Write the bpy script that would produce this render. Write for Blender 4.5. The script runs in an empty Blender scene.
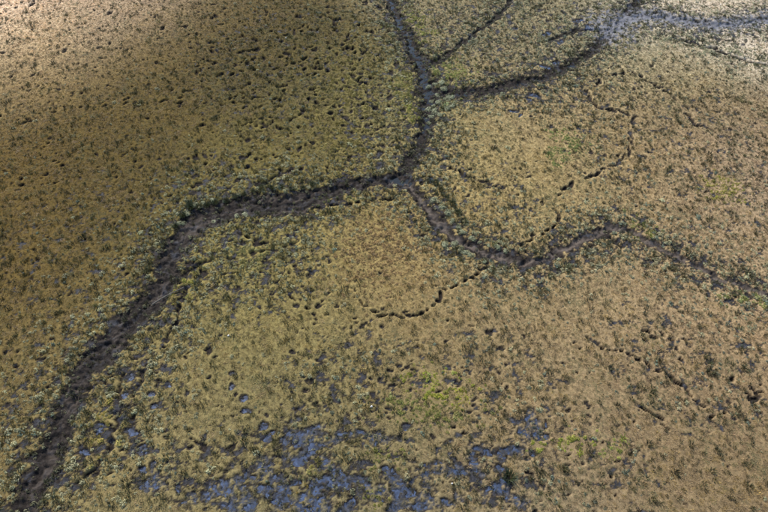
import bpy, math, random
import numpy as np
from mathutils import Vector

# ------------------------------------------------------------------ camera
S = bpy.context.scene
CAM_H, PITCH, HFOV = 45.0, math.radians(50.0), math.radians(65.0)
cam_data = bpy.data.cameras.new("camera")
cam_data.sensor_fit = 'HORIZONTAL'
cam_data.angle = HFOV
cam_data.clip_start, cam_data.clip_end = 0.5, 20000
cam = bpy.data.objects.new("camera", cam_data)
cam.location = (0, 0, CAM_H)
cam.rotation_euler = (math.pi / 2 - PITCH, 0, 0)
S.collection.objects.link(cam)
S.camera = cam
S.render.resolution_x, S.render.resolution_y = 1024, 683

# ------------------------------------------------------------------ sky, sun, exposure
SUN_AZ, SUN_EL = math.radians(-28), math.radians(50)     # azimuth from +Y, clockwise
w = bpy.data.worlds.new("World"); S.world = w; w.use_nodes = True
nt = w.node_tree; nt.nodes.clear()
sky = nt.nodes.new('ShaderNodeTexSky'); sky.sky_type = 'NISHITA'; sky.sun_disc = False
sky.sun_elevation, sky.sun_rotation = SUN_EL, SUN_AZ
sky.air_density, sky.dust_density, sky.ozone_density = 1.0, 1.0, 1.5
bg = nt.nodes.new('ShaderNodeBackground'); bg.inputs[1].default_value = 0.15
wo = nt.nodes.new('ShaderNodeOutputWorld')
nt.links.new(sky.outputs[0], bg.inputs[0]); nt.links.new(bg.outputs[0], wo.inputs[0])
sd_ = bpy.data.lights.new("sun", 'SUN'); sd_.energy = 3.4; sd_.angle = math.radians(0.53)
sd_.color = (1.0, 0.94, 0.84)
sun = bpy.data.objects.new("sun", sd_); S.collection.objects.link(sun)
sdir = Vector((math.sin(SUN_AZ) * math.cos(SUN_EL), math.cos(SUN_AZ) * math.cos(SUN_EL), math.sin(SUN_EL)))
sun.rotation_euler = sdir.to_track_quat('Z', 'Y').to_euler()
sun.location = (-30, 60, 60)
S.view_settings.view_transform = 'Standard'; S.view_settings.look = 'None'
S.view_settings.exposure = 0.72; S.view_settings.gamma = 1.0
S.view_settings.use_curve_mapping = False

rng = np.random.default_rng(11)
random.seed(5)
col = S.collection

# ------------------------------------------------------------------ ground survey: where a direction meets the marsh
F = 384 / math.tan(HFOV / 2)
def at(px, py):
    """ground points (z=0) for plan coordinates read off the photograph"""
    px = np.asarray(px, float); py = np.asarray(py, float)
    u, v = (px - 384) / F, (256 - py) / F
    dy = math.cos(PITCH) + v * math.sin(PITCH)
    dz = -math.sin(PITCH) + v * math.cos(PITCH)
    t = CAM_H / -dz
    return u * t, dy * t
def mpp(px, py):
    """metres per unit across and along the view at a ground point"""
    x0, y0 = at(px - .5, py); x1, y1 = at(px + .5, py)
    _, ya = at(px, py + .5); _, yb = at(px, py - .5)
    return float(x1 - x0), float(yb - ya)

# ------------------------------------------------------------------ noise
PERM = np.random.default_rng(3).permutation(512).astype(np.int64)
def gnoise(x, y, seed=0):
    xi = np.floor(x).astype(np.int64); yi = np.floor(y).astype(np.int64)
    xf, yf = x - xi, y - yi
    u = xf * xf * xf * (xf * (xf * 6 - 15) + 10); v = yf * yf * yf * (yf * (yf * 6 - 15) + 10)
    def g(ix, iy, fx, fy):
        h = PERM[(PERM[(PERM[(ix + seed * 17) & 511] + iy) & 511] + seed) & 511]
        a = h * (2 * math.pi / 512)
        return np.cos(a) * fx + np.sin(a) * fy
    a = g(xi, yi, xf, yf); b = g(xi + 1, yi, xf - 1, yf)
    c = g(xi, yi + 1, xf, yf - 1); d = g(xi + 1, yi + 1, xf - 1, yf - 1)
    return 1.5 * ((a + (b - a) * u) * (1 - v) + (c + (d - c) * u) * v)
def fbm(x, y, f, o, seed=0, gain=.5):
    s = np.zeros_like(x); a = 1.0
    for k in range(o):
        s += a * gnoise(x * f + k * 13.7, y * f - k * 7.3, seed + k); f *= 2.03; a *= gain
    return s
def sstep(a, b, x):
    t = np.clip((x - a) / (b - a), 0, 1); return t * t * (3 - 2 * t)

# ------------------------------------------------------------------ plan of the marsh (plan units of the photograph)
MUD_CREEKS = [
    [(8, 540, 32), (30, 503, 32), (45, 470, 30), (58, 432, 27), (70, 398, 24), (87, 370, 26), (108, 345, 28), (130, 320, 28),
     (150, 303, 27), (163, 285, 26), (168, 262, 26), (178, 241, 26), (195, 223, 26), (222, 210, 24), (250, 204, 23), (275, 205, 24),
     (298, 203, 24), (320, 195, 20), (345, 186, 16), (372, 181, 13), (398, 179, 12)],
    [(398, 179, 14), (412, 188, 15), (425, 203, 13), (440, 225, 13), (452, 236, 14), (470, 245, 14), (490, 254, 13), (510, 258, 14),
     (526, 262, 14), (545, 258, 11), (565, 248, 10), (585, 238, 11), (605, 230, 9), (620, 228, 8), (635, 233, 7), (650, 242, 7),
     (670, 252, 6), (690, 263, 6), (715, 276, 6), (735, 284, 5), (752, 290, 6), (775, 298, 5), (840, 315, 5)],
]
WATER_CREEKS = [
    [(402, 179, 12), (408, 166, 14), (418, 150, 14), (425, 131, 15), (429, 110, 17), (428, 88, 19), (422, 66, 18), (412, 45, 16),
     (402, 25, 14), (394, 8, 12), (387, -10, 12), (378, -34, 11)],
    [(427, 92, 14), (446, 93, 13), (470, 92, 11), (492, 89, 10), (520, 82, 10), (545, 75, 11), (565, 68, 11), (585, 55, 9), (600, 42, 10),
     (612, 30, 13), (626, 17, 16), (634, 4, 12), (640, -12, 11)],
    [(624, 19, 10), (650, 15, 9), (680, 19, 8), (710, 25, 8), (740, 22, 8), (772, 18, 7), (830, 8, 7)],
]
SMALL_CREEKS = [
    [(426, 64, 8), (440, 60, 8), (450, 52, 6), (462, 42, 6), (475, 34, 6), (490, 22, 6), (505, 8, 6), (518, -8, 6)],
    [(600, 30, 5), (580, 28, 5), (563, 35, 5), (548, 40, 4)],
    [(660, 29, 1.5), (690, 42, 2.8), (712, 48, 3), (737, 57, 3.2), (772, 66, 3.2)],
    [(256, 184, 5), (275, 178, 4), (290, 168, 4)],
    [(122, 376, 5), (117, 392, 6), (121, 412, 6), (117, 435, 6), (109, 450, 5), (95, 465, 4), (72, 488, 4)],
    [(187, 288, 5), (178, 308, 5), (171, 328, 5), (166, 342, 4)],
    [(300, 240, 2.2), (272, 251, 2), (240, 256, 2.2), (203, 262, 3), (187, 270, 4), (176, 282, 6)],
    [(140, 370, 5), (136, 395, 5), (133, 425, 4)],
    [(600, 232, 5), (612, 240, 6), (622, 248, 4)], [(583, 238, 5), (590, 246, 5)],
]
CHAINS = [  # broken lines of collapsed runnels
    [(492, 266), (480, 271), (468, 279), (455, 285), (443, 290), (440, 300), (431, 308), (418, 314), (404, 316), (387, 316), (370, 309), (355, 299)],
    [(586, 88), (591, 100), (600, 107), (612, 110), (626, 112), (637, 117), (630, 124), (629, 136), (632, 146), (627, 156), (614, 164), (600, 170), (584, 177), (569, 186), (556, 197)],
    [(540, 202), (552, 207), (561, 215), (556, 224), (545, 231), (532, 238), (519, 247)],
    [(585, 336), (600, 346), (613, 350), (627, 350), (637, 357), (646, 362), (656, 369), (668, 373), (676, 381), (690, 392), (702, 403)],
    [(596, 83), (612, 76), (632, 72), (650, 82), (668, 92), (684, 106), (694, 124), (716, 130)],
    [(282, 294), (296, 299), (304, 306), (316, 314)],
    [(300, 210), (318, 207), (345, 204), (372, 201), (392, 196)],
    [(708, 415), (722, 414), (738, 413)], [(745, 396), (752, 386), (760, 398), (754, 404), (764, 391)],
    [(640, 330), (652, 334), (668, 338), (690, 340)],
    [(512, 190), (500, 186), (486, 182), (470, 176), (450, 166), (436, 158)],
    [(236, 232), (250, 238), (268, 244)],
    [(104, 462), (94, 470), (80, 480)], [(640, 405), (660, 420), (670, 428)],
]
m1 = [(103,150),(152,142),(215,153),(36,160),(42,196),(113,194),(38,232),(55,237),(152,200),(165,198),(205,190),(218,187),(245,222),(205,225),(180,243),(165,273),(65,290),(82,280),(118,285),(210,265),(268,250),(290,262),(320,270),(312,217),(333,222),(345,212),(400,222),(360,240),(445,225),(455,240),(445,258),(485,240),(465,262),(490,272),(400,265),(355,296),(430,180),(440,188),(408,190),(362,185),(525,202),(582,185),(545,270),(585,290),(590,267),(440,285),(415,285),(325,326),(295,332),(325,346),(345,368),(290,376),(310,380),(265,360),(115,375),(125,390),(165,355),(85,400),(230,408),(178,410),(310,407),(430,342),(405,335),(448,360),(475,378),(450,390),(485,402),(510,408),(362,450),(385,437),(500,435),(512,458),(240,488),(295,485),(310,490),(215,480),(200,345),(35,340),(5,485),(8,310),(5,270),(230,375),(270,120),(60,58),(95,30),(80,92),(130,105),(155,85),(375,60),(385,62),(390,118),(425,115),(450,112),(330,130),(520,75),(540,72),(495,48),(510,70),(515,92),(515,115),(525,120),(470,90),(610,300),(640,320),(655,298),(620,320),(600,200),(625,205),(635,200),(640,115),(655,120),(660,130),(565,150),(570,135),(590,180),(550,190),(500,185),(490,165)]
m2 = [(635,383),(620,390),(690,375),(730,345),(705,352),(690,393),(665,263),(760,258),(750,132),(625,105),(400,405),(315,407),(205,402),(478,382),(445,185),(385,222),(420,165),(340,162),(100,455),(70,460),(95,470),(110,465),(82,400),(205,430),(150,435),(0,440),(310,355),(380,180)]
FIELD_PITS = [(753, 400), (755, 403), (762, 392), (741, 374), (731, 380), (679, 357), (712, 367), (750, 396)] + [(200 + x / 3.84, y / 3.84) for x, y in m1] + [(x / 3.84, y / 3.84) for x, y in m2]
POOLS = [(246, 411, 5, 4), (262, 425, 6, 5), (274, 433, 7, 3), (285, 442, 6, 3), (301, 440, 7, 8), (308, 429, 5, 4), (304, 455, 6, 6), (314, 450, 5, 5), (268, 440, 5, 5),
         (294, 484, 7, 4), (281, 498, 8, 6), (268, 492, 5, 6), (340, 478, 9, 8), (345, 487, 8, 6), (330, 480, 7, 7), (318, 488, 8, 7), (362, 432, 8, 3), (407, 426, 5, 4), (390, 473, 9, 5),
         (404, 494, 9, 6), (392, 507, 9, 5), (362, 480, 6, 5), (484, 450, 10, 4), (505, 452, 10, 4), (515, 450, 5, 3), (496, 488, 5, 6), (445, 502, 5, 4), (470, 462, 6, 3), (455, 470, 5, 3),
         (97, 428, 6, 6), (83, 451, 6, 4), (114, 438, 5, 4), (130, 430, 6, 4), (153, 405, 4, 4), (143, 449, 4, 5), (153, 462, 4, 4), (141, 470, 4, 4), (131, 377, 5, 4), (167, 385, 4, 3), (152, 392, 4, 3),
         (231, 374, 4, 3), (232, 386, 4, 3), (245, 396, 4, 4), (125, 394, 5, 4), (122, 416, 5, 4), (143, 485, 6, 6), (205, 496, 6, 4), (240, 480, 6, 4), (178, 487, 5, 4), (225, 486, 5, 4),
         (420, 506, 7, 5), (350, 505, 9, 5), (312, 508, 9, 6), (250, 505, 7, 5), (228, 503, 6, 4), (532, 452, 4, 3), (545, 436, 4, 3), (500, 470, 4, 5),
         (545, 66, 6, 2), (555, 62, 4, 2), (535, 95, 6, 2), (515, 110, 5, 1.5), (530, 99, 5, 1.5), (520, 115, 4, 1.3), (548, 33, 5, 2), (560, 42, 5, 2), (590, 26, 5, 3), (578, 20, 5, 2), (432, 180, 4, 4), (515, 28, 3, 2)]
WET = [(308, 446, 30, 26), (260, 470, 34, 16), (250, 498, 50, 16), (335, 478, 34, 18), (395, 490, 36, 18), (360, 437, 40, 7), (490, 452, 42, 9), (445, 470, 34, 10), (495, 485, 14, 18),
       (440, 503, 40, 10), (320, 506, 50, 14), (225, 490, 30, 10), (530, 425, 24, 12), (190, 500, 30, 9), (515, 500, 20, 10), (150, 480, 14, 14)]
# vegetation colour where it grows (sRGB tone; top-left entries paled with painted glare)
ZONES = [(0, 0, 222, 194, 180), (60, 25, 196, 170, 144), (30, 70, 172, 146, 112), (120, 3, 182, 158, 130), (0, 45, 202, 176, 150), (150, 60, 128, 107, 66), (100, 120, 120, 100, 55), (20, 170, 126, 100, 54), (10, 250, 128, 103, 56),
         (100, 200, 116, 100, 60), (60, 300, 128, 107, 62), (20, 400, 130, 110, 70), (250, 60, 110, 96, 60), (330, 80, 120, 107, 68), (380, 100, 140, 130, 84),
         (300, 150, 125, 112, 70), (480, 20, 145, 133, 97), (560, 20, 150, 140, 104), (700, 4, 184, 172, 148), (768, 36, 182, 172, 148), (650, 30, 170, 162, 136), (650, 70, 152, 140, 98),
         (700, 120, 145, 126, 92), (560, 120, 158, 140, 100), (600, 160, 150, 132, 88), (480, 150, 152, 138, 92), (500, 200, 158, 140, 88), (700, 200, 154, 134, 98),
         (755, 180, 160, 140, 110), (360, 230, 145, 128, 78), (390, 262, 152, 128, 83), (260, 240, 148, 138, 94), (220, 300, 140, 125, 74), (300, 340, 137, 127, 76),
         (450, 330, 142, 124, 87), (560, 400, 148, 128, 93), (700, 340, 158, 135, 100), (720, 450, 128, 111, 78), (640, 480, 132, 113, 78), (450, 400, 138, 122, 77),
         (250, 400, 130, 117, 76), (180, 460, 138, 123, 83), (120, 400, 146, 132, 88), (350, 480, 125, 116, 84), (560, 500, 140, 128, 100), (640, 290, 150, 132, 95),
         (120, 20, 150, 128, 96), (200, 20, 128, 108, 72), (0, 90, 140, 117, 80), (540, 300, 146, 130, 92)]
BRIGHT = [(435, 385, 14, 8, (150, 160, 35)), (441, 400, 12, 6, (150, 158, 30)), (458, 398, 8, 6, (160, 160, 40)), (535, 441, 6, 5, (150, 160, 40)), (572, 443, 7, 5, (150, 160, 45)), (590, 441, 5, 5, (150, 160, 45)),
          (609, 450, 8, 5, (150, 160, 60)), (723, 189, 10, 7, (165, 160, 60)), (410, 22, 9, 6, (165, 165, 70)), (418, 34, 9, 5, (160, 158, 70)), (412, 108, 6, 10, (150, 150, 55)), (405, 86, 8, 10, (150, 145, 70)),
          (104, 424, 8, 12, (165, 150, 60)), (303, 503, 7, 7, (165, 135, 45)), (375, 495, 6, 6, (150, 150, 50)), (448, 75, 12, 9, (150, 155, 75)), (444, 97, 6, 4, (150, 165, 110)), (318, 463, 7, 6, (150, 140, 60)),
          (185, 285, 5, 8, (165, 160, 65)), (640, 228, 8, 5, (135, 140, 60)), (752, 297, 12, 4, (140, 145, 70)), (385, 460, 10, 6, (140, 140, 60)), (350, 105, 16, 30, (140, 128, 60)), (430, 408, 25, 8, (130, 135, 60)),
          (570, 140, 8, 6, (130, 145, 70)), (560, 155, 6, 5, (120, 140, 70)), (380, 250, 22, 20, (158, 128, 84)), (255, 255, 15, 8, (145, 140, 80)), (285, 205, 10, 4, (105, 115, 50)), (330, 200, 18, 4, (110, 115, 50))]

# ------------------------------------------------------------------ survey grid
X0, X1, DX = -74.0, 74.0, 0.125
xs = np.arange(X0, X1 + 1e-6, DX)
yl = [6.0]
while yl[-1] < 104: yl.append(yl[-1] + 0.095 + 0.045 * (yl[-1] - 6) / 98)
ys = np.array(yl)
grow = np.cumsum(0.25 * 1.32 ** np.arange(34)); grow = grow[grow < 6000]
xs = np.concatenate([X0 - grow[::-1], xs, X1 + grow])
ys = np.concatenate([ys[0] - grow[::-1], ys, ys[-1] + grow])
NX, NY = len(xs), len(ys)
GX, GY = np.meshgrid(xs, ys)                      # (NY, NX)
warpx = 0.55 * fbm(GX, GY, .55, 3, 21); warpy = 0.55 * fbm(GX, GY, .55, 3, 31)
WX, WY = GX + warpx, GY + warpy

def window(x, y, rx, ry):
    i0, i1 = np.searchsorted(xs, [x - rx, x + rx]); j0, j1 = np.searchsorted(ys, [y - ry, y + ry])
    return slice(j0, j1), slice(i0, i1)

def creek_field(creeks, warp=1.0):
    d = np.full((NY, NX), 9.0); t_c = np.full((NY, NX), 9.0)      # signed distance to edge; distance to centre line
    for line in creeks:
        P = []
        for (px, py, wd) in line:
            x, y = at(px, py); P.append([float(x), float(y), 0, wd, px, py])
        for k in range(len(P)):
            a, b = P[max(k - 1, 0)], P[min(k + 1, len(P) - 1)]
            tx, ty = b[4] - a[4], b[5] - a[5]; n = math.hypot(tx, ty); nx, ny = -ty / n, tx / n
            wx, wy = b[0] - a[0], b[1] - a[1]; n2 = math.hypot(wx, wy)
            h = P[k][3] / 2
            qx, qy = at(P[k][4] + nx * h, P[k][5] + ny * h); rx_, ry_ = at(P[k][4] - nx * h, P[k][5] - ny * h)
            P[k][2] = abs((qx - rx_) * -wy / n2 + (qy - ry_) * wx / n2) / 2
        for a, b in zip(P[:-1], P[1:]):
            m = max(a[2], b[2]) + 9.0
            cx, cy = (a[0] + b[0]) / 2, (a[1] + b[1]) / 2
            sl = window(cx, cy, abs(a[0] - b[0]) / 2 + m, abs(a[1] - b[1]) / 2 + m)
            x = GX[sl] + warp * warpx[sl]; y = GY[sl] + warp * warpy[sl]
            ex, ey = b[0] - a[0], b[1] - a[1]; L = ex * ex + ey * ey
            t = np.clip(((x - a[0]) * ex + (y - a[1]) * ey) / L, 0, 1)
            dist = np.hypot(x - a[0] - t * ex, y - a[1] - t * ey)
            hw = a[2] + t * (b[2] - a[2])
            d[sl] = np.minimum(d[sl], dist - hw); t_c[sl] = np.minimum(t_c[sl], dist)
    return d, t_c

dA, cA = creek_field(MUD_CREEKS, .8)
dC, cC = creek_field(WATER_CREEKS[:1], .7)
dD, cD = creek_field(WATER_CREEKS[1:], .9)
dS, cS = creek_field(SMALL_CREEKS, .8)
rag = 0.42 * fbm(GX, GY, 1.1, 4, 41, .6) + .05
dA += rag * 1.3 - .10; dC += rag * 1.2 - .15; dD += rag * 1.5 - .15; dS += .20 * fbm(GX, GY, 1.6, 2, 45)
dcreek = np.minimum(np.minimum(dA, dC), dD)
edge = fbm(GX, GY, 1.7, 3, 201, .6)

# ------------------------------------------------------------------ relief
broad = 0.10 * fbm(GX, GY, .045, 3, 51)
fade = np.exp(-np.maximum(0, np.maximum(np.abs(GX) - 74, np.abs(GY - 55) - 49)) / 60)
hum = fbm(GX, GY, .9, 3, 61)
Z = 0.03 * hum + 0.02 * fbm(GX, GY, 3.2, 2, 71)
mud = np.zeros_like(Z); wet = np.zeros_like(Z)
# creeks
fl = fbm(GX, GY, 1.3, 4, 81, .65)
profA = sstep(.20, -.80, dA); profC = sstep(.15, -.6, dC); profS = sstep(.10, -.22, dS) * sstep(-.75, .1, fbm(GX, GY, .7, 2, 47))
runnel = np.exp(-((cA + .10 * fl) / .20) ** 2) * sstep(-.3, -.7, dA)
Z -= profA * (0.22 + 0.22 * fl * sstep(.1, -.5, dA)) + .06 * runnel + .14 * sstep(-.2, -1.6, dA)
profD = sstep(.35, -.75, dD)
Z -= np.maximum(profC * (0.30 + 0.15 * fl) * (.55 + .45 * sstep(48, 58, GY)) + .15 * sstep(-.2, -1.2, dC), profD * (.24 + .13 * fl) + .12 * sstep(-.3, -1.2, dD))
Z = np.where(profS > 0, np.minimum(Z, Z * (1 - profS) - profS * (.34 + .08 * fl)), Z)
mud = np.maximum(mud, sstep(.05, -.15, dA)); mud = np.maximum(mud, sstep(.10, -.20, dC)); mud = np.maximum(mud, sstep(.45, -.25, dD)); mud = np.maximum(mud, sstep(.0, -.12, dS))
wet = np.maximum(wet, .5 * sstep(0, -.5, dA) + .2 * runnel)
wet = np.maximum(wet, .45 * sstep(0, -.4, dC)); wet = np.maximum(wet, .5 * sstep(.3, -.4, dD)); wet = np.maximum(wet, .5 * profS)

dB, cB = creek_field(MUD_CREEKS[1:], .8)
silt = runnel * (.75 + .5 * fl).clip(0, 1) * np.where(cB < 1.0, .75, .0)
silt = np.maximum(silt, np.exp(-((cB + .16 * fl) / .26) ** 2) * sstep(.0, -.25, dA) * .95)
stk_ = fbm(cA * 1.9 + 40, (GX + GY) * .16, 1.0, 3, 241, .6)
silt = np.maximum(silt, .38 * sstep(.12, .6, stk_) * sstep(-.35, -.8, dA))
dW2 = creek_field(WATER_CREEKS[2:], .9)[0]
xw, yw = at(612, 26); dW2 = np.minimum(dW2, np.hypot((WX - xw) / 1.1, (WY - yw) / 1.5) - 2.0)
wash = sstep(2.2, -1.0, dW2 + 2.2 * edge + 1.5 * hum)
mud = np.maximum(mud, .9 * wash); wet = np.maximum(wet, .7 * wash)
poolmask = np.zeros_like(Z)
lace = fbm(GX, GY, 1.9, 4, 221, .85)
def dig(px, py, a, b, ang, depth, wetness=.3, pool=False, soft=.35):
    x, y = at(px, py); x, y = float(x), float(y)
    mx, my = mpp(px, py)
    ca, sa = math.cos(ang), math.sin(ang)
    r = max(a * mx, b * my, a * my * abs(sa)) * 1.5 + .5
    sl = window(x, y, r, r)
    u = (GX[sl] + .45 * warpx[sl] - x) / mx; v = -(GY[sl] + .45 * warpy[sl] - y) / my
    p, q = (u * ca + v * sa) / a, (-u * sa + v * ca) / b
    rr = np.hypot(p, q) + .15 * hum[sl] + .38 * edge[sl]
    k = sstep(1.12, 1.12 - soft, rr)
    if pool: depth = depth * (.68 + .60 * lace[sl])
    Z[sl] = np.minimum(Z[sl], Z[sl] * (1 - k) - k * depth)
    mud[sl] = np.maximum(mud[sl], sstep(1.3, 1.0, rr) if pool else sstep(1.12, .95, rr))
    wet[sl] = np.maximum(wet[sl], wetness * k)
    if pool: poolmask[sl] = np.maximum(poolmask[sl], k)

R = np.random.default_rng(7)
# wet flats with standing water
Wf = np.zeros_like(Z)
for (px, py, rx, ry) in WET:
    x, y = at(px, py); mx, my = mpp(px, py)
    Wf = np.maximum(Wf, np.exp(-(((WX - x) / (rx * mx)) ** 2 + ((WY - y) / (ry * my)) ** 2) * .8))
wn = fbm(GX, GY, .8, 4, 91, .6)
wfk = sstep(.22, .80, .80 * Wf + .62 * wn * sstep(.05, .4, Wf) + .04)
Z -= .11 * wfk + .10 * wfk * lace
mud = np.maximum(mud, sstep(.10, .5, wfk) * sstep(-.7, .1, lace)); wet = np.maximum(wet, wfk)
poolmask = np.maximum(poolmask, sstep(.5, .7, Wf))

# bare silty patches between the plants
MOT = [(510, 25, 90, 35, .5), (545, 75, 80, 35, .6), (600, 25, 40, 25, .7), (375, 125, 40, 55, .5), (250, 262, 80, 50, .52), (120, 405, 60, 75, .55), (355, 375, 70, 45, .48),
       (495, 385, 65, 55, .36), (315, 460, 110, 50, .55), (500, 478, 60, 35, .55), (610, 130, 50, 60, .34), (700, 150, 80, 90, .27), (690, 360, 80, 60, .32), (30, 400, 35, 70, .4),
       (205, 185, 55, 30, .46), (480, 205, 60, 45, .38), (710, 28, 70, 16, .62), (190, 470, 60, 40, .5), (440, 140, 25, 40, .55), (300, 60, 100, 60, .25), (90, 250, 80, 80, .25), (735, 400, 30, 25, .45), (600, 470, 60, 40, .3), (160, 340, 40, 30, .5)]
mot = np.zeros_like(Z)
for (px, py, rx, ry, am_) in MOT:
    x, y = at(px, py); mx, my = mpp(px, py)
    q_ = ((WX - x) / (rx * mx)) ** 2 + ((WY - y) / (ry * my)) ** 2
    mot = np.maximum(mot, am_ * sstep(1.7, .3, q_))
mot = np.maximum(mot, .72 * sstep(4.5, .2, dcreek))
mn = fbm(GX, GY, .85, 4, 211, .8)
thr = .80 - 1.12 * mot
bare = sstep(thr - .10, thr + .25, mn) * (mot > .02)
mud = np.maximum(mud, bare); wet = np.maximum(wet, bare * (.45 + .4 * mn.clip(0, 1)))
Z -= .05 * bare
for (px, py) in FIELD_PITS:
    dig(px, py, R.uniform(1.2, 3.3), R.uniform(.9, 1.9), R.normal(-.12, .35), R.uniform(.28, .5), .1, soft=.3)
for ci_, ch in enumerate(CHAINS):
    for (a, b) in zip(ch[:-1], ch[1:]):
        L = math.hypot(b[0] - a[0], b[1] - a[1]); n = max(1, round(L / 8))
        for k in range(n):
            if R.random() < (.05 if ci_ < 3 else .2): continue
            t = (k + .5) / n; px = a[0] + t * (b[0] - a[0]) + R.normal(0, .8); py = a[1] + t * (b[1] - a[1]) + R.normal(0, .8)
            dig(px, py, min(L / n * R.uniform(.36, .6), 6), R.uniform(1.1, 2.0), math.atan2(b[1] - a[1], b[0] - a[0]) + R.normal(0, .25), R.uniform(.22, .45), .3)
for (px, py, a, b) in POOLS:
    dig(px, py, a, b, R.normal(0, .3), .24, .9, True)
# scattered hollows: (count, x range, y range, half size, depth, wetness, creek-side only)
SCAT = [(300, 195, 395, 0, 170, (1.0, 2.2), (.2, .42), .15), (260, 0, 215, 0, 210, (.8, 1.9), (.16, .34), .1), (150, 0, 170, 150, 400, (.9, 1.9), (.12, .3), .15),
        (110, 335, 415, 60, 175, (1.4, 2.6), (.14, .26), .5), (130, 180, 330, 215, 310, (1.6, 3.2), (.14, .26), .6), (110, 290, 420, 320, 420, (1.6, 3.4), (.12, .24), .6),
        (120, 90, 240, 320, 490, (1.6, 3.2), (.12, .26), .6), (60, 5, 60, 330, 470, (1.5, 3.0), (.12, .24), .5), (80, 420, 540, 160, 250, (1.1, 2.2), (.12, .28), .4),
        (90, 430, 600, 330, 440, (1.3, 2.8), (.12, .24), .5), (60, 560, 660, 60, 190, (1.0, 2.0), (.14, .28), .3), (110, 600, 768, 60, 260, (.8, 1.8), (.12, .26), .3),
        (70, 600, 768, 300, 512, (1.0, 2.2), (.12, .26), .3), (70, 440, 560, 0, 130, (1.2, 2.8), (.12, .22), .7), (60, 200, 430, 380, 470, (1.5, 3.0), (.12, .22), .6),
        (60, 150, 260, 150, 215, (1.5, 3), (.14, .26), .5), (60, 440, 620, 440, 512, (1.4, 2.8), (.12, .24), .6), (60, 280, 480, 260, 330, (1.1, 2.4), (.12, .24), .3)]
for (n, xa, xb, ya, yb, sz, dp, wt) in SCAT:
    cx, cy = R.uniform(xa, xb, n), R.uniform(ya, yb, n)
    for k in range(n if dp[1] > .29 else n // 2):
        s = R.uniform(*sz) * R.choice([.6, .8, 1.0, 1.35])
        dig(cx[k], cy[k], s, s * R.uniform(.5, .8), R.normal(-.1, .5), R.uniform(*dp), wt * R.uniform(.5, 1.3))
Z = Z * fade + broad * 0.0

# water levels
POOL_Z, CREEK_Z = -0.16, -0.43
is_creek = np.minimum(dC, dD) < .3
is_mudcreek = (dA < .25) & ~is_creek
water_pool = (Z < POOL_Z) & (poolmask > .3) & ~is_creek & ~is_mudcreek & (profS < .2)
dD2 = creek_field(WATER_CREEKS[2:], .9)[0]
water_creek = (Z < CREEK_Z) & (dD2 > .6) & (np.minimum(dC, dD) < .0)

# ------------------------------------------------------------------ plant colour map, painted corner glare included
def lin(c):
    c = np.asarray(c, float) / 255
    return np.where(c <= .04045, c / 12.92, ((c + .055) / 1.055) ** 2.4)
ALB = 0.85
def plant_glare_colour(x, y):
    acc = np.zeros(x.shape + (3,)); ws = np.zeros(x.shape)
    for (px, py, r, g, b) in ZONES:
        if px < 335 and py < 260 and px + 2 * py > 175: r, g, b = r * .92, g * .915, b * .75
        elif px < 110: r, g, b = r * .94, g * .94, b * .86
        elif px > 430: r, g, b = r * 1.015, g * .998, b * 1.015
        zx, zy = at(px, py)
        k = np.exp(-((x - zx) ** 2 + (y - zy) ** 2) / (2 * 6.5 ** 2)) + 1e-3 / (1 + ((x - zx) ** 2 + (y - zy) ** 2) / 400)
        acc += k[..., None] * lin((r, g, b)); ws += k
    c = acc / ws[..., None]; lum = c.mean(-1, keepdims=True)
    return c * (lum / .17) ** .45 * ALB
PC = plant_glare_colour(GX, GY)
BK = np.zeros_like(Z); BC = np.zeros(Z.shape + (3,))
for (px, py, rx, ry, c) in BRIGHT:
    x, y = at(px, py); mx, my = mpp(px, py)
    k = np.exp(-(((WX - x) / (rx * 1.6 * mx)) ** 2 + ((WY - y) / (ry * 1.6 * my)) ** 2)) * (.55 + .7 * hum).clip(0, 1)
    BC = np.where((k > BK)[..., None], lin(c) * ALB, BC); BK = np.maximum(BK, k)

# ------------------------------------------------------------------ materials
def mat(name):
    m = bpy.data.materials.new(name); m.use_nodes = True
    return m, m.node_tree.nodes, m.node_tree.links, m.node_tree.nodes['Principled BSDF']
def node(N, t, **kw):
    n = N.new(t)
    for k, v in kw.items(): setattr(n, k, v)
    return n
def mixc(N, L, fac, a, b, mode='MIX'):
    n = node(N, 'ShaderNodeMix', data_type='RGBA', blend_type=mode)
    for i, s in ((0, fac), (6, a), (7, b)):
        if hasattr(s, 'is_linked'): L.new(s, n.inputs[i])
        elif i == 0: n.inputs[0].default_value = s
        else: n.inputs[i].default_value = (*s, 1)
    return n.outputs[2]
def ntex(N, L, co, scale, detail=4, rough=.55):
    n = node(N, 'ShaderNodeTexNoise'); n.inputs['Scale'].default_value = scale
    n.inputs['Detail'].default_value = detail; n.inputs['Roughness'].default_value = rough
    L.new(co, n.inputs['Vector']); return n
def ramp(N, L, src, stops):
    n = node(N, 'ShaderNodeValToRGB'); e = n.color_ramp.elements
    while len(e) < len(stops): e.new(.5)
    for i, (p, c) in enumerate(stops):
        e[i].position = p; e[i].color = (*c, 1) if hasattr(c, '__len__') else (c, c, c, 1)
    L.new(src, n.inputs[0]); return n.outputs[0]

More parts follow.
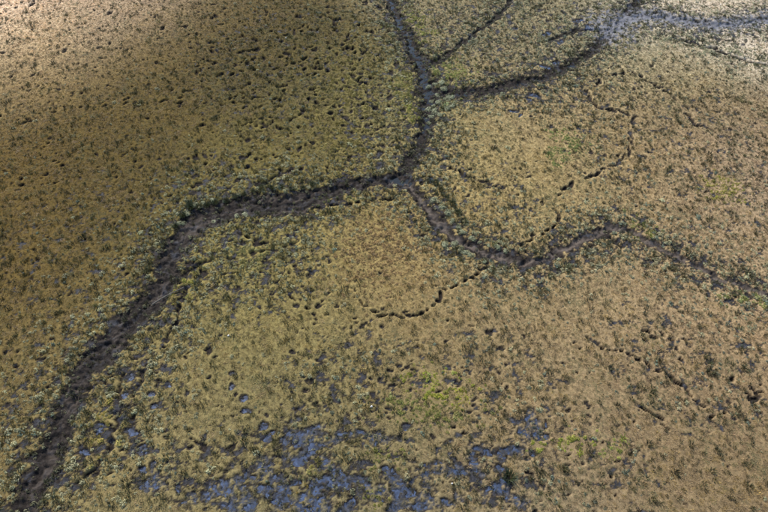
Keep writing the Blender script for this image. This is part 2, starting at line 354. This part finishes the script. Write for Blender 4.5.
gm, N, L, B = mat("marsh_ground")
tc = node(N, 'ShaderNodeTexCoord'); co = tc.outputs['Object']
ac = node(N, 'ShaderNodeAttribute', attribute_name='plant'); am = node(N, 'ShaderNodeAttribute', attribute_name='mud'); aw = node(N, 'ShaderNodeAttribute', attribute_name='wet')
n1 = ntex(N, L, co, 2.2, 6, .7); n2 = ntex(N, L, co, 9, 5, .7); n3 = ntex(N, L, co, .35, 3)
v1 = ramp(N, L, n1.outputs[0], [(.3, .55), (.5, 1.0), (.72, 1.35)])
litter = mixc(N, L, 1.0, ac.outputs['Color'], v1, 'MULTIPLY')
litter = mixc(N, L, ramp(N, L, n2.outputs[0], [(.40, 0.0), (.66, .40)]), litter, (.055, .045, .026))
n4 = ntex(N, L, co, 3.4, 6, .75)
mudc = ramp(N, L, n4.outputs[0], [(.32, (.006, .0045, .004)), (.5, (.016, .0125, .0105)), (.72, (.050, .040, .033))])
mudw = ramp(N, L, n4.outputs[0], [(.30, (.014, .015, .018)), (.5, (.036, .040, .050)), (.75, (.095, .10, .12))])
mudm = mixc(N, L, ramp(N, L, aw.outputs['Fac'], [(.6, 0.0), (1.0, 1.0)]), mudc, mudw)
asl = node(N, 'ShaderNodeAttribute', attribute_name='silt')
mudm = mixc(N, L, asl.outputs['Fac'], mudm, (.105, .084, .068))
ash = node(N, 'ShaderNodeAttribute', attribute_name='wash')
mudm = mixc(N, L, ash.outputs['Fac'], mudm, (.150, .152, .168))
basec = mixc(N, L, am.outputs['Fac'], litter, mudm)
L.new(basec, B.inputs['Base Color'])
mr = node(N, 'ShaderNodeMapRange'); mr.inputs[3].default_value = .95; mr.inputs[4].default_value = .5
L.new(aw.outputs['Fac'], mr.inputs[0]); L.new(mr.outputs[0], B.inputs['Roughness'])
bp = node(N, 'ShaderNodeBump'); bp.inputs['Strength'].default_value = .7; bp.inputs['Distance'].default_value = .08
L.new(n2.outputs[0], bp.inputs['Height']); L.new(bp.outputs[0], B.inputs['Normal'])
B.inputs['Specular IOR Level'].default_value = .12

wm, N, L, B = mat("silty_sky_water")
tc = node(N, 'ShaderNodeTexCoord'); n1 = ntex(N, L, tc.outputs['Object'], 1.6, 6, .7); n2 = ntex(N, L, tc.outputs['Object'], 6, 3)
L.new(ramp(N, L, n1.outputs[0], [(.32, (.018, .021, .028)), (.50, (.040, .054, .090)), (.70, (.085, .122, .21))]), B.inputs['Base Color'])  # silt tone with blue sky reflection painted into the base colour
B.inputs['Roughness'].default_value = .10; B.inputs['IOR'].default_value = 1.33
bp = node(N, 'ShaderNodeBump'); bp.inputs['Strength'].default_value = .06; bp.inputs['Distance'].default_value = .02
L.new(n2.outputs[0], bp.inputs['Height']); L.new(bp.outputs[0], B.inputs['Normal'])

cm, N, L, B = mat("creek_water")
tc = node(N, 'ShaderNodeTexCoord'); n1 = ntex(N, L, tc.outputs['Object'], .5, 4, .6); n2 = ntex(N, L, tc.outputs['Object'], 5, 3)
L.new(ramp(N, L, n1.outputs[0], [(.35, (.006, .008, .009)), (.6, (.016, .021, .024)), (.8, (.03, .036, .042))]), B.inputs['Base Color'])
B.inputs['Roughness'].default_value = .08; B.inputs['IOR'].default_value = 1.33
bp = node(N, 'ShaderNodeBump'); bp.inputs['Strength'].default_value = .08; bp.inputs['Distance'].default_value = .02
L.new(n2.outputs[0], bp.inputs['Height']); L.new(bp.outputs[0], B.inputs['Normal'])

def leaf_mat(name, c=None, trans=.25, rough=.55, instancer=True):
    m, N, L, B = mat(name)
    g = node(N, 'ShaderNodeNewGeometry')
    if c is None:
        a = node(N, 'ShaderNodeAttribute', attribute_name='tint', attribute_type='INSTANCER'); src = a.outputs['Color']
    else:
        r = node(N, 'ShaderNodeRGB'); r.outputs[0].default_value = (*c, 1); src = r.outputs[0]
    v = ramp(N, L, g.outputs['Random Per Island'], [(0, .62), (.5, 1.0), (1, 1.45)])
    cc = mixc(N, L, 1.0, src, v, 'MULTIPLY')
    L.new(cc, B.inputs['Base Color']); B.inputs['Roughness'].default_value = rough
    B.inputs['Specular IOR Level'].default_value = .35
    tr = node(N, 'ShaderNodeBsdfTranslucent'); L.new(cc, tr.inputs[0])
    mx = node(N, 'ShaderNodeMixShader'); mx.inputs[0].default_value = trans
    out = [n for n in N if n.type == 'OUTPUT_MATERIAL'][0]
    L.new(B.outputs[0], mx.inputs[1]); L.new(tr.outputs[0], mx.inputs[2]); L.new(mx.outputs[0], out.inputs[0])
    return m
grass_m = leaf_mat("marsh_grass")

# ------------------------------------------------------------------ ground mesh
def grid_mesh(name, jj, ii, co, faces_q):
    me = bpy.data.meshes.new(name)
    nv, nf = len(co), len(faces_q)
    me.vertices.add(nv); me.vertices.foreach_set('co', np.ascontiguousarray(co, dtype=np.float32).ravel())
    me.loops.add(nf * 4); me.loops.foreach_set('vertex_index', np.ascontiguousarray(faces_q, dtype=np.int32).ravel())
    me.polygons.add(nf); me.polygons.foreach_set('loop_start', np.arange(0, nf * 4, 4, dtype=np.int32))
    me.polygons.foreach_set('use_smooth', np.ones(nf, dtype=bool))
    me.update(calc_edges=True); me.validate()
    return me
idx = np.arange(NX * NY).reshape(NY, NX)
quads = np.stack([idx[:-1, :-1], idx[:-1, 1:], idx[1:, 1:], idx[1:, :-1]], -1).reshape(-1, 4)
me = grid_mesh("ground", 0, 0, np.stack([GX, GY, Z], -1).reshape(-1, 3), quads)
def fattr(me, name, v):
    a = me.attributes.new(name, 'FLOAT', 'POINT'); a.data.foreach_set('value', v.astype(np.float32).ravel())
fattr(me, 'mud', mud); fattr(me, 'wet', wet); fattr(me, 'silt', silt); fattr(me, 'wash', wash)
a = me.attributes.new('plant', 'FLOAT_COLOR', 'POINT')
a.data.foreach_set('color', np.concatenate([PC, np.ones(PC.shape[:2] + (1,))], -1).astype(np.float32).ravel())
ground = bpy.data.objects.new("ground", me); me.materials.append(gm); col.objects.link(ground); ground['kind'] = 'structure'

# ------------------------------------------------------------------ standing water: one sheet for each pool and creek
def dilate(m, n=1):
    for _ in range(n):
        k = m.copy(); k[1:] |= m[:-1]; k[:-1] |= m[1:]; k[:, 1:] |= m[:, :-1]; k[:, :-1] |= m[:, 1:]; m = k
    return m
def components(m):
    lab = np.where(m, idx, -1)
    big = np.int64(NX * NY)
    l = np.where(m, idx, big)
    while True:
        k = l.copy()
        for _ in range(6):
            k[1:] = np.minimum(k[1:], k[:-1]); k[:-1] = np.minimum(k[:-1], k[1:])
            k[:, 1:] = np.minimum(k[:, 1:], k[:, :-1]); k[:, :-1] = np.minimum(k[:, :-1], k[:, 1:])
            k = np.where(m, k, big)
        if (k == l).all(): return l
        l = k
def water_sheets(mask, level, name, material, min_cells):
    m = dilate(mask, 2)
    lab = components(m)
    ids, cnt = np.unique(lab[m], return_counts=True)
    made = 0
    for i, c in sorted(zip(ids, cnt), key=lambda t: -t[1]):
        if c < min_cells: continue
        cell = lab == i
        f = cell[:-1, :-1] & cell[:-1, 1:] & cell[1:, 1:] & cell[1:, :-1]
        q = np.stack([idx[:-1, :-1], idx[:-1, 1:], idx[1:, 1:], idx[1:, :-1]], -1)[f]
        if not len(q): continue
        u, inv = np.unique(q, return_inverse=True)
        co = np.stack([GX.ravel()[u], GY.ravel()[u], np.full(len(u), level)], -1)
        c0 = co.mean(0); 
        wme = grid_mesh(name, 0, 0, co - c0, inv.reshape(-1, 4)); wme.materials.append(material)
        o = bpy.data.objects.new(name, wme); o.location = c0; col.objects.link(o); o['kind'] = 'structure'
        made += 1
    return made
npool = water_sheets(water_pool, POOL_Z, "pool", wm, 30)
ncreek = water_sheets(water_creek, CREEK_Z, "creek_water", cm, 60)

# ------------------------------------------------------------------ plant source meshes
def tri_mesh(name, V, Fc, m):
    me = bpy.data.meshes.new(name); me.from_pydata(V, [], Fc); me.materials.append(m); me.update(); return me
def tuft(seed, n, rad, h, lean, wid):
    r = random.Random(seed); V, Fc = [], []
    for k in range(n):
        a = r.uniform(0, 6.283); q = rad * math.sqrt(r.random()); bx, by = q * math.cos(a), q * math.sin(a)
        az = a + r.gauss(0, .9); L_ = h * r.uniform(.6, 1.25); t = lean * r.uniform(.4, 1.4)
        dx, dy = math.cos(az), math.sin(az); sx, sy = -dy, dx
        w0 = wid * r.uniform(.7, 1.3)
        mx_, my_, mz = bx + dx * L_ * .45 * math.sin(t), by + dy * L_ * .45 * math.sin(t), L_ * .5 * math.cos(t * .6)
        tx, ty, tz = bx + dx * L_ * math.sin(t) * 1.05, by + dy * L_ * math.sin(t) * 1.05, max(.03, L_ * math.cos(t) * .85)
        i = len(V)
        V += [(bx - sx * w0, by - sy * w0, -.05), (bx + sx * w0, by + sy * w0, -.05), (mx_ + sx * w0 * .9, my_ + sy * w0 * .9, mz), (mx_ - sx * w0 * .9, my_ - sy * w0 * .9, mz), (tx, ty, tz)]
        Fc += [(i, i + 1, i + 2, i + 3), (i + 3, i + 2, i + 4)]
    return V, Fc
def leafball(seed, n, rad, h, size, lobes=5):
    r = random.Random(seed); V, Fc = [], []
    lo = [(r.uniform(-.5, .5) * rad, r.uniform(-.5, .5) * rad, r.uniform(.45, 1.0)) for _ in range(lobes)]
    for k in range(n):
        lx, ly, ls = r.choice(lo)
        a = r.uniform(0, 6.283); e = math.asin(r.uniform(-.1, 1)); q = r.uniform(.6, 1.0) ** .5 * ls
        x, y, z = lx + rad * .6 * q * math.cos(a) * math.cos(e), ly + rad * .6 * q * math.sin(a) * math.cos(e), h * q * math.sin(e) + .02
        nrm = Vector((math.cos(a) * math.cos(e) + r.gauss(0, .5), math.sin(a) * math.cos(e) + r.gauss(0, .5), math.sin(e) + .35 + r.gauss(0, .4))).normalized()
        t = nrm.orthogonal().normalized(); b = nrm.cross(t); th = r.uniform(0, 6.283)
        t, b = t * math.cos(th) + b * math.sin(th), b * math.cos(th) - t * math.sin(th)
        s = size * r.uniform(.6, 1.3); p = Vector((x, y, z)); i = len(V)
        V += [tuple(p - t * s), tuple(p + b * s * .5), tuple(p + t * s), tuple(p - b * s * .5)]
        Fc += [(i, i + 1, i + 2, i + 3)]
    return V, Fc
src = bpy.data.collections.new("plant_sources")
NSRC = 0
def add_src(V, Fc):
    global NSRC
    o = bpy.data.objects.new("plant_source_%02d" % NSRC, tri_mesh("plant_source", V, Fc, grass_m)); src.objects.link(o); NSRC += 1
for k in range(6): add_src(*tuft(100 + k, 26, .115, .072, 1.25, .0095))          # 0-5 meadow grass
for k in range(4): add_src(*leafball(200 + k, 60, .17, .13, .032))            # 6-9 low leafy salt plants
for k in range(3): add_src(*tuft(300 + k, 28, .10, .22, .6, .010))           # 10-12 rushes

# ------------------------------------------------------------------ ground cover
def sample(field, x, y):
    i = np.clip(np.searchsorted(xs, x), 1, NX - 1); j = np.clip(np.searchsorted(ys, y), 1, NY - 1)
    i -= (x - xs[i - 1] < xs[i] - x); j -= (y - ys[j - 1] < ys[j] - y)
    return field[j, i]
step = .178
gx, gy = np.meshgrid(np.arange(-72, 72, step), np.arange(10, 100, step))
px_ = (gx + R.uniform(-.5, .5, gx.shape) * step * 1.6).ravel(); py_ = (gy + R.uniform(-.5, .5, gy.shape) * step * 1.6).ravel()
inside = np.abs(px_) < (py_ * .60 + 28)
px_, py_ = px_[inside], py_[inside]
mudx = np.where(Z < -.10, mud, 0)
for ax_ in (0, 1):
    for d_ in (-1, 1): mudx = np.maximum(mudx, np.roll(mudx, d_, ax_))
smud, sz_ = np.maximum(sample(mud, px_, py_), sample(mudx, px_, py_)), sample(Z, px_, py_)
sdc = np.minimum(sample(dcreek, px_, py_), sample(dS, px_, py_) + .4)
swf, spool = sample(Wf, px_, py_), sample((water_pool | water_creek).astype(float), px_, py_)
u_ = R.random(len(px_))
dens = np.where(smud < .35, .95 - .15 * swf, np.where((sz_ > -.10) & (sample(mudx, px_, py_) < .3), .28, .14))
dens = np.where((sdc < .0) & (sdc > -.6), np.maximum(dens, .38), dens)          # plants slumped down the banks
dens = np.where((sdc < -.6), .03 + .5 * sstep(.25, .8, fbm(px_, py_, .9, 3, 251, .7)), dens)
dens = np.where(sample(np.minimum(dA, dB + .5 * rag), px_, py_) < np.where(sample(cB, px_, py_) < 3, -.02, -9), .05, dens)
dens = np.where((swf > .25) & (smud > .35), np.where(spool > .5, .26, .42), dens)                           # plants standing in the wet flats
dens *= np.clip(1.0 + .35 * fbm(px_, py_, 1.4, 2, 171), .3, 1)
keep = u_ < dens
px_, py_, sz_, sdc, smud, swf, spool = (q[keep] for q in (px_, py_, sz_, sdc, smud, swf, spool))
sz_ = np.where(spool > .5, np.maximum(sz_, POOL_Z - .02), sz_)
n = len(px_)
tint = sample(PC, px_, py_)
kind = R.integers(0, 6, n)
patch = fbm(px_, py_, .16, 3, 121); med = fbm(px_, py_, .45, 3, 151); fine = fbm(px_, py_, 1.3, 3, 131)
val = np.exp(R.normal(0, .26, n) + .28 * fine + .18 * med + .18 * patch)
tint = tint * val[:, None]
sc = np.exp(R.normal(-.05, .32, n) + .2 * med).clip(.35, 2.0)
def species(prob, colour, mixv, jitter=.22):
    pick = R.random(n) < np.clip(prob, 0, .92)
    t = tint[pick]; m_ = mixv
    tint[pick] = t * (1 - m_) + lin(colour) * ALB * m_ * np.exp(R.normal(0, jitter, pick.sum()))[:, None]
    return pick
h1, h2, h3 = fbm(px_, py_, .33, 4, 161, .65), fbm(px_, py_, .40, 4, 181, .65), fbm(px_, py_, .7, 3, 191, .65)
east = sstep(-30, 12, px_ + .15 * (py_ - 45))
species((.07 + .10 * east + .38 * h1) * (1 - .3 * east), (116, 110, 54), .6)                                   # olive green sedge
species(.08 + .05 * east + .36 * h2, (172, 143, 108), .6)
species((.20 + .46 * (h1 - .5 * h3) - .35 * patch) * (.5 + .5 * east), (118, 122, 84), .62)                  # grey green sedge                # pinkish dry stems
species(.09 + .24 * h3 + .32 * patch, (166, 138, 70), .6)                                    # ochre
species(.05 + .22 * (h3 - h1), (92, 78, 44), .7)                               # brown thatch
# pale grey green leafy fringe along the creeks and through the mottled ground
fr = np.exp(-np.maximum(sdc, 0) / 1.9) * (sdc < 8)
smot = sample(mot, px_, py_)
leafy = species(.60 * fr * (1.0 + .9 * h2) + .42 * (smot - .22).clip(0) * (.55 + 1.1 * h3) + .004, (172, 172, 134), .70, .22)
kind[leafy] = R.integers(6, 10, leafy.sum()); sc[leafy] *= R.uniform(.7, 1.5, leafy.sum())
teal = species((.30 * fr * (.5 - h2) + .10 * smot) * (.35 + .65 * east), (92, 112, 98), .75, .3)
kind[teal] = R.integers(6, 10, teal.sum())
flk = fbm(px_, py_, 1.0, 3, 231, .7)
dk = species(.06 + .55 * sstep(.42, .92, flk + .6 * smot) + .14 * (fr > .45) + .08 * smot, (62, 64, 36), .85, .35)
kind[dk] = R.integers(10, 13, dk.sum()); sc[dk] *= R.uniform(.6, 1.2, dk.sum())
# bright algae green and yellow growth
bk, bc = sample(BK, px_, py_), sample(BC, px_, py_)
br = R.random(n) < 2.0 * bk
tint[br] = (.25 * tint[br] + .75 * bc[br]) * np.exp(R.normal(0, .2, br.sum()))[:, None]
kind[br & (R.random(n) < .6)] = 7
inm = (smud > .35)
tint[inm] = tint[inm] * .45 + .55 * lin((74, 72, 48)) * ALB
sc[inm] *= .85
pm = bpy.data.meshes.new("marsh_grass"); pm.vertices.add(n)
pm.vertices.foreach_set('co', np.stack([px_, py_, sz_], -1).astype(np.float32).ravel())
a = pm.attributes.new('tint', 'FLOAT_COLOR', 'POINT'); a.data.foreach_set('color', np.concatenate([tint.clip(0, 1), np.ones((n, 1))], -1).astype(np.float32).ravel())
fattr(pm, 'size', sc)
a = pm.attributes.new('pick', 'INT', 'POINT'); a.data.foreach_set('value', kind.astype(np.int32))
a = pm.attributes.new('turn', 'FLOAT_VECTOR', 'POINT')
a.data.foreach_set('vector', np.stack([R.normal(0, .12, n), R.normal(0, .12, n), R.uniform(0, 6.283, n)], -1).astype(np.float32).ravel())
go = bpy.data.objects.new("marsh_grass", pm); col.objects.link(go)
go['kind'] = 'stuff'; go['label'] = 'tan and olive salt marsh grass covering the whole flat'; go['category'] = 'grass'
ng = bpy.data.node_groups.new("scatter", 'GeometryNodeTree')
ng.interface.new_socket("Geometry", in_out='INPUT', socket_type='NodeSocketGeometry'); ng.interface.new_socket("Geometry", in_out='OUTPUT', socket_type='NodeSocketGeometry')
gi, g_o = ng.nodes.new('NodeGroupInput'), ng.nodes.new('NodeGroupOutput')
iop = ng.nodes.new('GeometryNodeInstanceOnPoints'); ci = ng.nodes.new('GeometryNodeCollectionInfo')
ci.inputs['Collection'].default_value = src; ci.inputs['Separate Children'].default_value = True; ci.inputs['Reset Children'].default_value = True
def named(t, nm):
    q = ng.nodes.new('GeometryNodeInputNamedAttribute'); q.data_type = t; q.inputs[0].default_value = nm; return q.outputs[0]
ng.links.new(gi.outputs[0], iop.inputs['Points']); ng.links.new(ci.outputs[0], iop.inputs['Instance']); iop.inputs['Pick Instance'].default_value = True
ng.links.new(named('INT', 'pick'), iop.inputs['Instance Index']); ng.links.new(named('FLOAT', 'size'), iop.inputs['Scale']); ng.links.new(named('FLOAT_VECTOR', 'turn'), iop.inputs['Rotation'])
ng.links.new(iop.outputs[0], g_o.inputs[0])
md = go.modifiers.new("scatter", 'NODES'); md.node_group = ng
print("pools", npool, "creeks", ncreek, "tufts", n, "verts", NX * NY)

# ------------------------------------------------------------------ single bushes and tussocks
def zat(x, y): return float(sample(Z, np.array([x]), np.array([y]))[0])
bush_m = leaf_mat("purslane_leaf", tuple(lin((158, 162, 124)) * .7), .2, .5)
dark_m = leaf_mat("rush_leaf", tuple(lin((62, 72, 42)) * .7), .2, .5)
stem_m, N, L, B = mat("woody_stem"); B.inputs['Base Color'].default_value = (.06, .045, .03, 1); B.inputs['Roughness'].default_value = .9
def stems(seed, rad, h):
    r = random.Random(seed); V, Fc = [], []
    for k in range(7):
        a = r.uniform(0, 6.283); q = rad * r.uniform(.2, .5); ex, ey = q * math.cos(a), q * math.sin(a); i = len(V)
        for (x, y, z, t) in ((0, 0, -.08, .02), (ex * .5, ey * .5, h * .4, .014), (ex, ey, h * .75, .006)):
            V += [(x + t * math.cos(b), y + t * math.sin(b), z) for b in (0, 2.09, 4.19)]
        for s in (0, 3):
            for e in range(3): Fc.append((i + s + e, i + s + (e + 1) % 3, i + s + 3 + (e + 1) % 3, i + s + 3 + e))
    return V, Fc
bush_f = [tri_mesh("foliage", *leafball(400 + k, 420, .62, .5, .065, 7), bush_m) for k in range(4)]
bush_s = [tri_mesh("stems", *stems(420 + k, .62, .5), stem_m) for k in range(4)]
rush_f = [tri_mesh("rush_tussock", *tuft(440 + k, 120, .24, .55, .6, .012), dark_m) for k in range(4)]
def bush(px, py, s, label, group):
    x, y = at(px, py); x, y = float(x), float(y); k = random.randrange(4)
    e = bpy.data.objects.new("purslane_bush", None); col.objects.link(e); e.location = (x, y, zat(x, y)); e.rotation_euler.z = random.uniform(0, 6.28); e.scale = (s * random.uniform(.8, 1.35), s * random.uniform(.8, 1.25), s * random.uniform(.5, .8))
    e['label'] = label; e['category'] = 'bush'; e['group'] = group
    for nm, m in (("foliage", bush_f[k]), ("stems", bush_s[k])):
        c = bpy.data.objects.new(nm, m); c.parent = e; col.objects.link(c)
ORD = 'first second third fourth fifth sixth seventh eighth ninth tenth eleventh twelfth thirteenth fourteenth fifteenth sixteenth seventeenth'.split()
JUNC = [(429, 86), (435, 84), (441, 83), (438, 93), (433, 99), (439, 102), (445, 97), (436, 110), (440, 115), (432, 115), (434, 104), (446, 108), (452, 106), (429, 121), (430, 107), (443, 88), (450, 98)]
for k, p in enumerate(sorted(JUNC, key=lambda q: q[1])): bush(*p, random.uniform(.75, 1.15), '%s pale bush from the top in the clump where two upper creeks meet' % ORD[k], 'bushes at the upper creek junction')
BANK = [(447, 213), (453, 221), (458, 227), (463, 232), (473, 238), (481, 241), (489, 245), (497, 247), (506, 250), (445, 245), (454, 243), (463, 253), (470, 255), (484, 262), (441, 207), (434, 200)]
for side, pts in (('upper right', sorted(BANK[:9] + BANK[14:])), ('lower left', sorted(BANK[9:14]))):
    for k, p in enumerate(pts): bush(*p, random.uniform(.5, .95), '%s pale bush from the creek fork on the middle creek\'s %s bank' % (ORD[k], side), 'bushes lining the middle mud creek')
LOW = [(196, 205), (203, 203), (212, 200), (186, 213), (237, 216), (214, 220), (246, 214), (181, 222)]
for k, p in enumerate(sorted(LOW)): bush(*p, random.uniform(.6, .9), '%s pale bush from the left at the broad dark creek\'s bend' % ORD[k], 'bushes at the bend of the broad creek')
def tussock(px, py, s, label, group):
    x, y = at(px, py); x, y = float(x), float(y)
    o = bpy.data.objects.new("rush_tussock", random.choice(rush_f)); col.objects.link(o); o.location = (x, y, zat(x, y)); o.rotation_euler.z = random.uniform(0, 6.28); o.scale = (s,) * 3
    o['label'] = label; o['category'] = 'tussock'
    if group: o['group'] = group
for k, p in enumerate(sorted([(191, 208), (199, 207), (207, 205), (216, 203), (226, 200), (235, 197), (183, 216), (244, 194), (253, 191), (262, 189), (272, 188), (281, 187), (292, 189), (303, 188), (313, 185), (190, 204), (176, 226)])):
    tussock(*p, random.uniform(.8, 1.25), '%s dark rush tussock from the left along the broad creek\'s upper bank' % ORD[k], 'rush tussocks on the upper bank of the broad creek')
for k, p in enumerate(sorted([(441, 190), (447, 197), (436, 184), (452, 204), (430, 181), (458, 213), (464, 222)])):
    tussock(*p, random.uniform(.9, 1.3), '%s dark rush tussock from the fork behind the middle creek\'s pale bushes' % ORD[k], 'rush tussocks right of the creek fork')
tussock(509, 478, 1.5, 'lone dark green tussock among pale grass near the bottom pools', None)

# ------------------------------------------------------------------ fallen pole over the creek edge
pole_m, N, L, B = mat("weathered_wood")
tc = node(N, 'ShaderNodeTexCoord'); mp = node(N, 'ShaderNodeMapping'); mp.inputs['Scale'].default_value = (1, 14, 14); L.new(tc.outputs['Object'], mp.inputs[0])
nn = ntex(N, L, mp.outputs[0], 3, 5, .65); L.new(ramp(N, L, nn.outputs[0], [(.3, (.04, .034, .025)), (.6, (.12, .105, .08)), (.8, (.20, .18, .14))]), B.inputs['Base Color'])
B.inputs['Roughness'].default_value = .85
ax, ay = map(float, at(152, 304)); bx_, by_ = map(float, at(184, 288))
A_, B_ = Vector((ax, ay, zat(ax, ay) + .22)), Vector((bx_, by_, max(0.0, zat(bx_, by_)) + .22))
D_ = B_ - A_; Ln = D_.length
V, Fc = [], []; rr = random.Random(9); SEG, RING = 14, 9
for s in range(SEG + 1):
    t = s / SEG; rad = .075 * (1 - .45 * t) * rr.uniform(.9, 1.1); oy, oz = .06 * math.sin(t * 4.2), .05 * math.sin(t * 3.1 + 1)
    for k in range(RING):
        b = 2 * math.pi * k / RING; V.append((t * Ln, oy + rad * math.cos(b), oz + rad * math.sin(b)))
for s in range(SEG):
    for k in range(RING): Fc.append((s * RING + k, s * RING + (k + 1) % RING, (s + 1) * RING + (k + 1) % RING, (s + 1) * RING + k))
Fc += [tuple(range(RING))[::-1], tuple(SEG * RING + k for k in range(RING))]
pole = bpy.data.objects.new("wooden_pole", tri_mesh("wooden_pole", V, Fc, pole_m)); col.objects.link(pole)
pole.location = A_; pole.rotation_euler = D_.to_track_quat('X', 'Z').to_euler()
pole['label'] = 'thin weathered wooden pole lying across the edge of the broad creek'; pole['category'] = 'pole'

# ------------------------------------------------------------------ small white stones
st_m, N, L, B = mat("white_stone")
tc = node(N, 'ShaderNodeTexCoord'); nn = ntex(N, L, tc.outputs['Object'], 14, 4); L.new(ramp(N, L, nn.outputs[0], [(.3, (.42, .40, .36)), (.7, (.70, .68, .64))]), B.inputs['Base Color']); B.inputs['Roughness'].default_value = .7
import bmesh
for (px, py, s, lab) in [(371.5, 407, .10, 'small white stone in olive grass right of the bottom pools'), (228.5, 336, .08, 'small white stone in grass below the broad creek bend'),
                        (23.5, 273.5, .06, 'tiny white stone at the left edge of the brown meadow'), (286, 38, .08, 'pale stone among the dark hollows of the upper field'), (452, 484, .07, 'tiny white stone beside a bottom pool')]:
    bm = bmesh.new(); bmesh.ops.create_icosphere(bm, subdivisions=2, radius=s)
    for v in bm.verts:
        k = 1 + .25 * math.sin(v.co.x * 31 + px) * math.cos(v.co.y * 27 + py); v.co *= k; v.co.z *= .8
    m = bpy.data.meshes.new("white_stone"); bm.to_mesh(m); bm.free(); m.materials.append(st_m)
    for p in m.polygons: p.use_smooth = True
    o = bpy.data.objects.new("white_stone", m); col.objects.link(o); x, y = map(float, at(px, py)); o.location = (x, y, zat(x, y) + s * 1.0)
    o['label'] = lab; o['category'] = 'stone'
